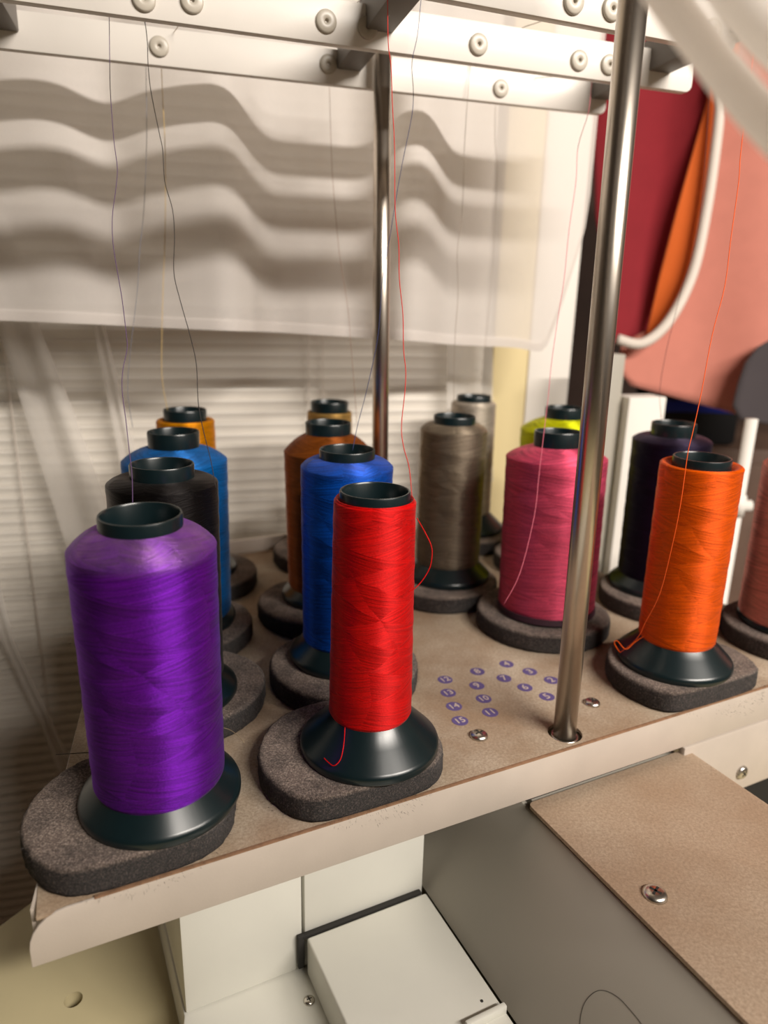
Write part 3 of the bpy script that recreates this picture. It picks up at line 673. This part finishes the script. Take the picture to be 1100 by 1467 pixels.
# short strands leaving the eyelets
for k, (px, d0, d1, cc, lab) in enumerate((
    ([(258, 33), (250, 45), (240, 55), (229, 66)], .405, .36, srgb(190, 164, 120), 'short yellowish thread entering the leftmost eyelet of the rear rail'),
    ([(522, -4), (505, 8), (488, 18), (468, 30)], .385, .34, srgb(130, 112, 100), 'short brown thread entering the left eyelet of the middle rail pair'),
    ([(592, 4), (572, 14), (552, 26), (527, 39)], .39, .35, srgb(120, 104, 96), 'short dark thread entering the right eyelet of the middle rail pair'),
    ([(782, 28), (765, 34), (748, 40), (735, 50), (718, 56), (687, 63)], .425, .38, srgb(140, 120, 106), 'short taupe thread entering the middle rail eyelet right of the rear pole'),
    ([(880, 70), (865, 76), (848, 82), (830, 87)], .44, .41, srgb(196, 180, 168), 'short pale thread entering the middle rail eyelet left of the front pole'),
    ([(792, 110), (768, 112), (745, 118), (719, 127)], .475, .43, srgb(196, 180, 168), 'short pale thread entering the right eyelet of the rear rail'))):
    strand('thread_strand', px, d0, d1, tm('eyelet_strand%d' % k, cc), lab, 0.00018)

# ------------------------------------------------------------------ embroidery machine under the stand
mach = tag(empty('embroidery_machine', (0.08, 0.28, -0.13)), 'cream and grey embroidery machine body below the thread stand', 'machine')
def mpart(name, me, mat, parent=None, label=None):
    o = loc_part(name, me, mat, parent or mach)
    if label: o['label'] = label
    return o
aP = float((V(0.0697, 0.2792, 0) - F0) @ dS); bP = float((V(0.0697, 0.2792, 0) - F0) @ nS)
def rr_poly(a0, a1, b0, b1, r, n=5):
    pts = []
    for (ca, cb, s) in ((a1 - r, b1 - r, 0), (a0 + r, b1 - r, 90), (a0 + r, b0 + r, 180), (a1 - r, b0 + r, 270)):
        for k in range(n):
            t = math.radians(s + 90 * k / (n - 1)); pts.append(S(ca + r * math.cos(t), cb + r * math.sin(t)))
    return pts
ZC = -0.025
cover = mpart('top_cover', prism_mesh('top_cover', rr_poly(aP, aP + 0.1030, -0.30, bP, 0.003), ZC - 0.0022, ZC, 0.0006), M['cover'], label='dusty beige top cover plate')
put('screw', screw_mesh('cover_screw', 0.0049, 0.0022), cover, onz(938, 1282, ZC), spin=0.5)
b0 = onz(440, 1345, -0.081); b1 = onz(603, 1268, -0.081)
a0 = float((b0 - F0) @ dS); a1 = float((b1 - F0) @ dS)
g0, g1, g2, g3 = S(aP + 0.0006, 0.16, ZC - 0.003), S(aP + 0.0006, -0.30, ZC - 0.003), S(a1 + 0.0012, -0.30, -0.083), S(a1 + 0.0012, 0.16, -0.083)
nG = np.cross(g1 - g0, g3 - g0); nG = nG / np.linalg.norm(nG); nG = nG if nG @ dS < 0 else -nG
side = mpart('side_panel', slab_mesh('side_panel', [g0, g1, g2, g3], -nG * 0.02, 0.0006), M['grey_panel'], label='grey sloping side panel')
arc = [onpl(u, v, g0, nG) + nG * 0.0001 for u, v in ((831, 1490), (831, 1462), (836, 1440), (846, 1426), (858, 1419), (872, 1421), (888, 1431), (902, 1446), (916, 1463), (926, 1480))]
mpart('knockout_groove', tube_mesh('knockout_groove', smooth_path(arc, 5), 0.00009, 6), M['dark_seam'], side)
mpart('head_body', box_mesh('head_body', S(aP + 0.053, -0.06, -0.078), dS * 0.047, nS * 0.20, Z * 0.0495, 0.001), M['grey_panel'])
# bracket under the lip at the right with its screw, black box painting in the shade of the void below
ZBR = float(onpl(1066, 1129, S(0, -0.001, 0), nS)[2])
br = mpart('bracket', slab_mesh('bracket', [S(0.2745, -0.0010, -0.0208), S(0.455, -0.0010, -0.0218), S(0.455, -0.0010, ZBR), S(0.2745, -0.0010, ZBR)], nS * 0.004, 0.0008), M['lip'], label='cream bracket bar')
put('screw', SCREW, br, onpl(1062, 1106, S(0, -0.0012, 0), nS), zdir=-nS, spin=0.4, scale=0.95)
mpart('slit_shade', box_mesh('slit_shade', S(aP + 0.0515, 0.0075, -0.0235), dS * 0.0515, nS * 0.003, Z * 0.0014), M['black'])  # black strip painting shade into the open slit between lip and cover
mpart('void_shade', box_mesh('void_shade', S(0.345, 0.012, -0.088), dS * 0.075, nS * 0.008, Z * 0.04), M['black'], label='black box painted as the dark void behind the bracket')
# upright panels under the tray
bV = 0.03
def vert_panel(a0, a1, z0, z1, mat, lab):
    return mpart('back_panel', slab_mesh('back_panel', [S(a0, bV, z0), S(a1, bV, z0), S(a1, bV, z1), S(a0, bV, z1)], nS * 0.10, 0.0008), mat, label=lab)
def al(u, v): return float((onpl(u, v, S(0, bV, 0), nS) - F0) @ dS)
aV0, aV1 = al(262, 1390), al(434.5, 1330)
vert_panel(aV0, aV1 - 0.0006, -0.1015, -0.030, M['machine_white'], 'left white back panel')
vert_panel(aV1 + 0.0006, a1, -0.1015, -0.030, M['machine_white'], 'right white back panel')
base = mpart('base_plate', prism_mesh('base_plate', [S(aV0 - 0.001, bV + 0.09), S(aV0 - 0.001, bV), S(aV0 - 0.02, bV - 0.07), S(aV0 - 0.02, -0.20), S(a1 + 0.004, -0.20), S(a1 + 0.004, bV + 0.09)], -0.1285, -0.102, 0.0012), M['machine_white'], label='white base plate')
put('screw', SCREW, base, onz(443, 1434, -0.102), spin=0.2, scale=0.6)
# lower box
mpart('lower_box', prism_mesh('lower_box', [S(a0, 0.0265), S(a1, 0.0265), S(a1 - 0.001, -0.20), S(a0 + 0.001, -0.20)], -0.1018, -0.081, 0.0011, 3), M['machine_white'], label='white lower cover box')
p_ = onz(690, 1452, -0.081); aT = float((p_ - F0) @ dS); bT = float((p_ - F0) @ nS)
mpart('tab', box_mesh('tab', S(aT, bT - 0.003, -0.0795), dS * 0.0095, nS * 0.0012, Z * 0.0022, 0.0006), M['machine_white'])
for u, v in ((690, 1434), ):
    put('cover_mark', lathe('cover_mark', [(0.0, 0.0), (0.0007, 0.0), (0.0006, 0.0002), (0.0, 0.0002)], 12), mach, onz(u, v, -0.081)).data.materials.append(M['dark_seam'])
mpart('gap_shade', box_mesh('gap_shade', S((a0 + a1) / 2 - 0.002, 0.0283, -0.0815), dS * (a1 - a0) / 2, nS * 0.0012, Z * 0.0010, 0.0004), M['dark_seam'], label='dark strip painted as the shade in the gap')  # dark strips paint the shade of the open gap behind and beside the box
mpart('gap_shade', box_mesh('gap_shade', S(a0 - 0.0022, 0.0283, -0.0895), dS * 0.0016, nS * 0.0012, Z * 0.0092, 0.0006), M['dark_seam'], label='dark strip painted as the shade in the gap')

# cream table carrying the machine
ZT = -0.13
ta, tb = onz(0, 1325, ZT), onz(60, 1280, ZT); td = (tb - ta) / np.linalg.norm(tb - ta)
tpoly = [ta - td * 0.5, ta + td * 0.12, ta + td * 0.12 + V(0.5, 0.16, 0), V(0.45, 0.25, 0), V(0.30, -0.22, 0), V(-0.15, -0.22, 0)]
table = tag(empty('machine_table', (0.05, 0.15, FLOOR)), 'cream table top with a drilled hole under the embroidery machine', 'table')
tt = prism_mesh('table_top', tpoly, ZT - 0.025, ZT, 0.0015)
HC = onz(105, 1432, ZT)
def cut_deep(me, c, r):
    o = bpy.data.objects.new('t', me); COL.objects.link(o)
    cm = prism_mesh('c', [(c[0] + r * math.cos(2 * math.pi * k / 32), c[1] + r * math.sin(2 * math.pi * k / 32)) for k in range(32)], ZT - 0.05, ZT + 0.02)
    co = bpy.data.objects.new('c', cm); COL.objects.link(co)
    md = o.modifiers.new('b', 'BOOLEAN'); md.object = co; md.operation = 'DIFFERENCE'; md.solver = 'EXACT'
    dg = bpy.context.evaluated_depsgraph_get(); dg.update(); res = bpy.data.meshes.new_from_object(o.evaluated_get(dg))
    bpy.data.objects.remove(o); bpy.data.objects.remove(co); return res
loc_part('table_top', cut_deep(tt, HC, 0.0042), M['table'], table)
for x, y in ((-0.18, 0.20), (-0.12, -0.16), (0.26, -0.16), (0.36, 0.22)):
    loc_part('leg', box_mesh('leg', (x, y, (FLOOR + ZT - 0.025) / 2), (0.02, 0, 0), (0, 0.02, 0), (0, 0, (ZT - 0.025 - FLOOR) / 2), 0.002), M['machine_white'], table)

# ------------------------------------------------------------------ right background: hanging cloths, cord, post, pipe
def sheet(name, L, R, d, mat, label, cat, amp=0.012, waves=3, n=40, m=26, thick=0.002, tilt=0.0):
    def res(poly, t):
        P = [np.array(p, float) for p in poly]; ls = [0]
        for a, b in zip(P, P[1:]): ls.append(ls[-1] + np.linalg.norm(b - a))
        q = t * ls[-1]; return V(np.interp(q, ls, [p[0] for p in P]), np.interp(q, ls, [p[1] for p in P]))
    vs, fs = [], []
    for j in range(n):
        t = j / (n - 1); l, r = res(L, t), res(R, t)
        for i in range(m):
            s = i / (m - 1); q = l + (r - l) * s
            dd = d + amp * math.sin(q[0] * 0.012 * waves + 0.6 * t) * (0.4 + 0.6 * t) + tilt * s
            vs.append(atd(q[0], q[1], dd))
    k = len(vs); vs += [np.array(v) + V(0, thick, 0) for v in vs]
    for j in range(n - 1):
        for i in range(m - 1):
            a = j * m + i; fs.append((a, a + 1, a + m + 1, a + m)); fs.append((k + a, k + a + m, k + a + m + 1, k + a + 1))
    rim = [i for i in range(m)] + [j * m + m - 1 for j in range(1, n)] + [(n - 1) * m + i for i in range(m - 2, -1, -1)] + [j * m for j in range(n - 2, 0, -1)]
    for a, b in zip(rim, rim[1:] + rim[:1]): fs.append((a, k + a, k + b, b))
    return tag(new_obj(name, mesh(name, vs, fs, True), mat), label, cat, 'cloths hanging on the right')
M['maroon'] = cloth_mat('maroon_cloth', srgb(136, 36, 44)); M['orange_cloth'] = cloth_mat('orange_cloth', srgb(206, 98, 40))
M['salmon_cloth'] = cloth_mat('salmon_cloth', srgb(200, 128, 112)); M['charcoal'] = cloth_mat('charcoal_cloth', srgb(72, 66, 68))
sheet('hanging_cloth', [(846, -40), (847, 60), (849, 160), (853, 313), (862, 365), (872, 492)], [(1045, -40), (1035, 60), (1014, 150), (972, 300), (946, 400), (926, 490)], .80, M['maroon'], 'maroon red cloth hanging behind the front chrome pole', 'cloth', 0.010, 4)
sheet('hanging_cloth', [(1045, -40), (1035, 60), (1012, 150), (970, 300), (944, 400), (924, 490)], [(1075, -40), (1060, 60), (1034, 160), (1013, 300), (992, 396), (932, 492)], .785, M['orange_cloth'], 'orange cloth hanging between the maroon and salmon cloths', 'cloth', 0.006, 3)
sheet('hanging_cloth', [(1040, -40), (1032, 60), (1028, 160), (1008, 300), (985, 400), (950, 460), (890, 494), (884, 525), (903, 552)], [(1320, -40), (1310, 60), (1300, 160), (1280, 300), (1260, 400), (1250, 470), (1240, 560), (1230, 600), (1220, 638)], .80, M['salmon_cloth'], 'large salmon pink cloth flap hanging above the dark navy cone', 'cloth', 0.012, 2.2)
sheet('hanging_cloth', [(1112, 482), (1086, 497), (1068, 520), (1057, 552), (1050, 582), (1060, 600)], [(1300, 470), (1295, 500), (1290, 530), (1285, 560), (1280, 600), (1275, 640)], .765, M['charcoal'], 'charcoal cloth with a rounded corner at the right picture edge', 'cloth', 0.004, 2)
cordp = [atd(u, v, .765) for u, v in ((1036, -30), (1036, 60), (1031, 150), (1025, 210), (1012, 300), (992, 392), (958, 460), (920, 492), (884, 486))]
tag(new_obj('white_cord_loop', tube_mesh('white_cord_loop', smooth_path(cordp, 6), 0.0056, 12), M['cord']), 'white cord hanging in a loop along the orange cloth', 'cord')

# white square post behind the tray
pp = onpl(868, 824, V(0, 0.60, 0), V(0, 1, 0)); px0, py0 = pp[0], 0.60
post = tag(empty('white_post', (px0, py0, FLOOR)), 'white square upright post behind the pink and navy cones', 'post')
loc_part('upright', box_mesh('upright', (px0 + 0.018, py0 + 0.02, (0.125 + FLOOR) / 2), dW * 0.018, nW * 0.012, Z * (0.125 - FLOOR) / 2, 0.001), M['trim_white'], post)
loc_part('side_strip', box_mesh('side_strip', (px0 - 0.012, py0 + 0.022, (0.16 + FLOOR) / 2), dW * 0.0085, nW * 0.012, Z * (0.16 - FLOOR) / 2, 0.001), M['grey_panel'], post)
# white pipe with a tee joint
pA_ = onpl(1060, 700, V(0, .60, 0), V(0, 1, 0))
pipe = tag(empty('white_pipe', (pA_[0], .60, FLOOR)), 'white pipe upright with a tee joint right of the orange cone', 'pipe')
loc_part('upright', tube_mesh('upright', [V(pA_[0], .60, FLOOR), V(pA_[0], .60, 0.11)], 0.0050, 16), M['trim_white'], pipe)
jt = onpl(1062, 724, V(0, .60, 0), V(0, 1, 0))
loc_part('tee_joint', tube_mesh('tee_joint', [V(pA_[0], .60, jt[2] - .009), V(pA_[0], .60, jt[2] + .009)], 0.0066, 16), M['trim_white'], pipe)
loc_part('cross_pipe', tube_mesh('cross_pipe', [V(pA_[0] - .045, .603, jt[2] - .002), V(pA_[0] + .012, .60, jt[2])], 0.0048, 16), M['trim_white'], pipe)
# dark box with a blue band on a brown cupboard, far right
cup = tag(empty('brown_cupboard', (0.52, 1.05, FLOOR)), 'dark brown cupboard standing behind the navy and orange cones', 'cupboard')
cz = float(atd(980, 640, 1.0)[2])
M['cupboard'] = paint('cupboard_wood', srgb(112, 88, 74), 0.6, 0.25, 0.1, 8)
loc_part('body', box_mesh('body', (0.62, 1.10, (cz + FLOOR) / 2), (0.26, 0, 0), (0, 0.12, 0), (0, 0, (cz - FLOOR) / 2), 0.004), M['cupboard'], cup)
loc_part('door', box_mesh('door', (0.49, 0.977, (cz + FLOOR) / 2), (0.122, 0, 0), (0, 0.004, 0), (0, 0, (cz - FLOOR) / 2 - 0.02), 0.003), M['cupboard'], cup)
loc_part('door', box_mesh('door', (0.745, 0.977, (cz + FLOOR) / 2), (0.122, 0, 0), (0, 0.004, 0), (0, 0, (cz - FLOOR) / 2 - 0.02), 0.003), M['cupboard'], cup)
bx = atd(975, 620, 1.02)
dk = tag(empty('storage_case', (bx[0], 1.04, cz)), 'black storage case with a blue band below the salmon cloth flap', 'box')
loc_part('case', box_mesh('case', (bx[0] + 0.012, 1.04, cz + 0.047), (0.062, 0, 0), (0, 0.04, 0), (0, 0, 0.046), 0.006), M['black'], dk)
zbl = float(onpl(970, 582, V(0, 1.0, 0), V(0, 1, 0))[2])
loc_part('band', box_mesh('band', (bx[0] + 0.012, 1.04, zbl), (0.0625, 0, 0), (0, 0.0408, 0), (0, 0, 0.009), 0.003), plain('blue_band', srgb(24, 50, 170), 0.5), dk)

# ------------------------------------------------------------------ blurred white cables close to the camera
def cable(px, d, r, label, head, tail):
    pts = head + [atd(u, v, dd) for (u, v), dd in zip(px, d)] + tail
    return tag(new_obj('white_cable', tube_mesh('white_cable', smooth_path(pts, 8), r, 20), M['cable']), label, 'cable', 'white cables in the foreground')
cable([(690, -430), (785, -275), (868, -140), (940, -26), (1008, 66), (1072, 146), (1140, 218), (1240, 320)], [.124, .122, .12, .118, .115, .112, .11, .108], 0.0031, 'blurred white cable crossing the front pole at the upper right', [V(-0.10, 0.16, 1.70), V(-0.06, 0.16, 0.9), V(-0.012, 0.155, 0.46)], [V(0.13, 0.12, 0.145), V(0.22, 0.14, 0.07), V(0.30, 0.14, -0.03), V(0.325, 0.14, -0.1262)])
cable([(830, -430), (905, -275), (975, -140), (1034, -34), (1076, 22), (1126, 72), (1184, 116), (1270, 175)], [.114, .112, .11, .108, .106, .104, .102, .10], 0.0034, 'blurred white cable at the upper right picture corner', [V(-0.02, 0.11, 1.70), V(0.0, 0.12, 0.9), V(0.012, 0.13, 0.46)], [V(0.13, 0.09, 0.185), V(0.22, 0.07, 0.11), V(0.30, 0.05, 0.0), V(0.325, 0.035, -0.126)])
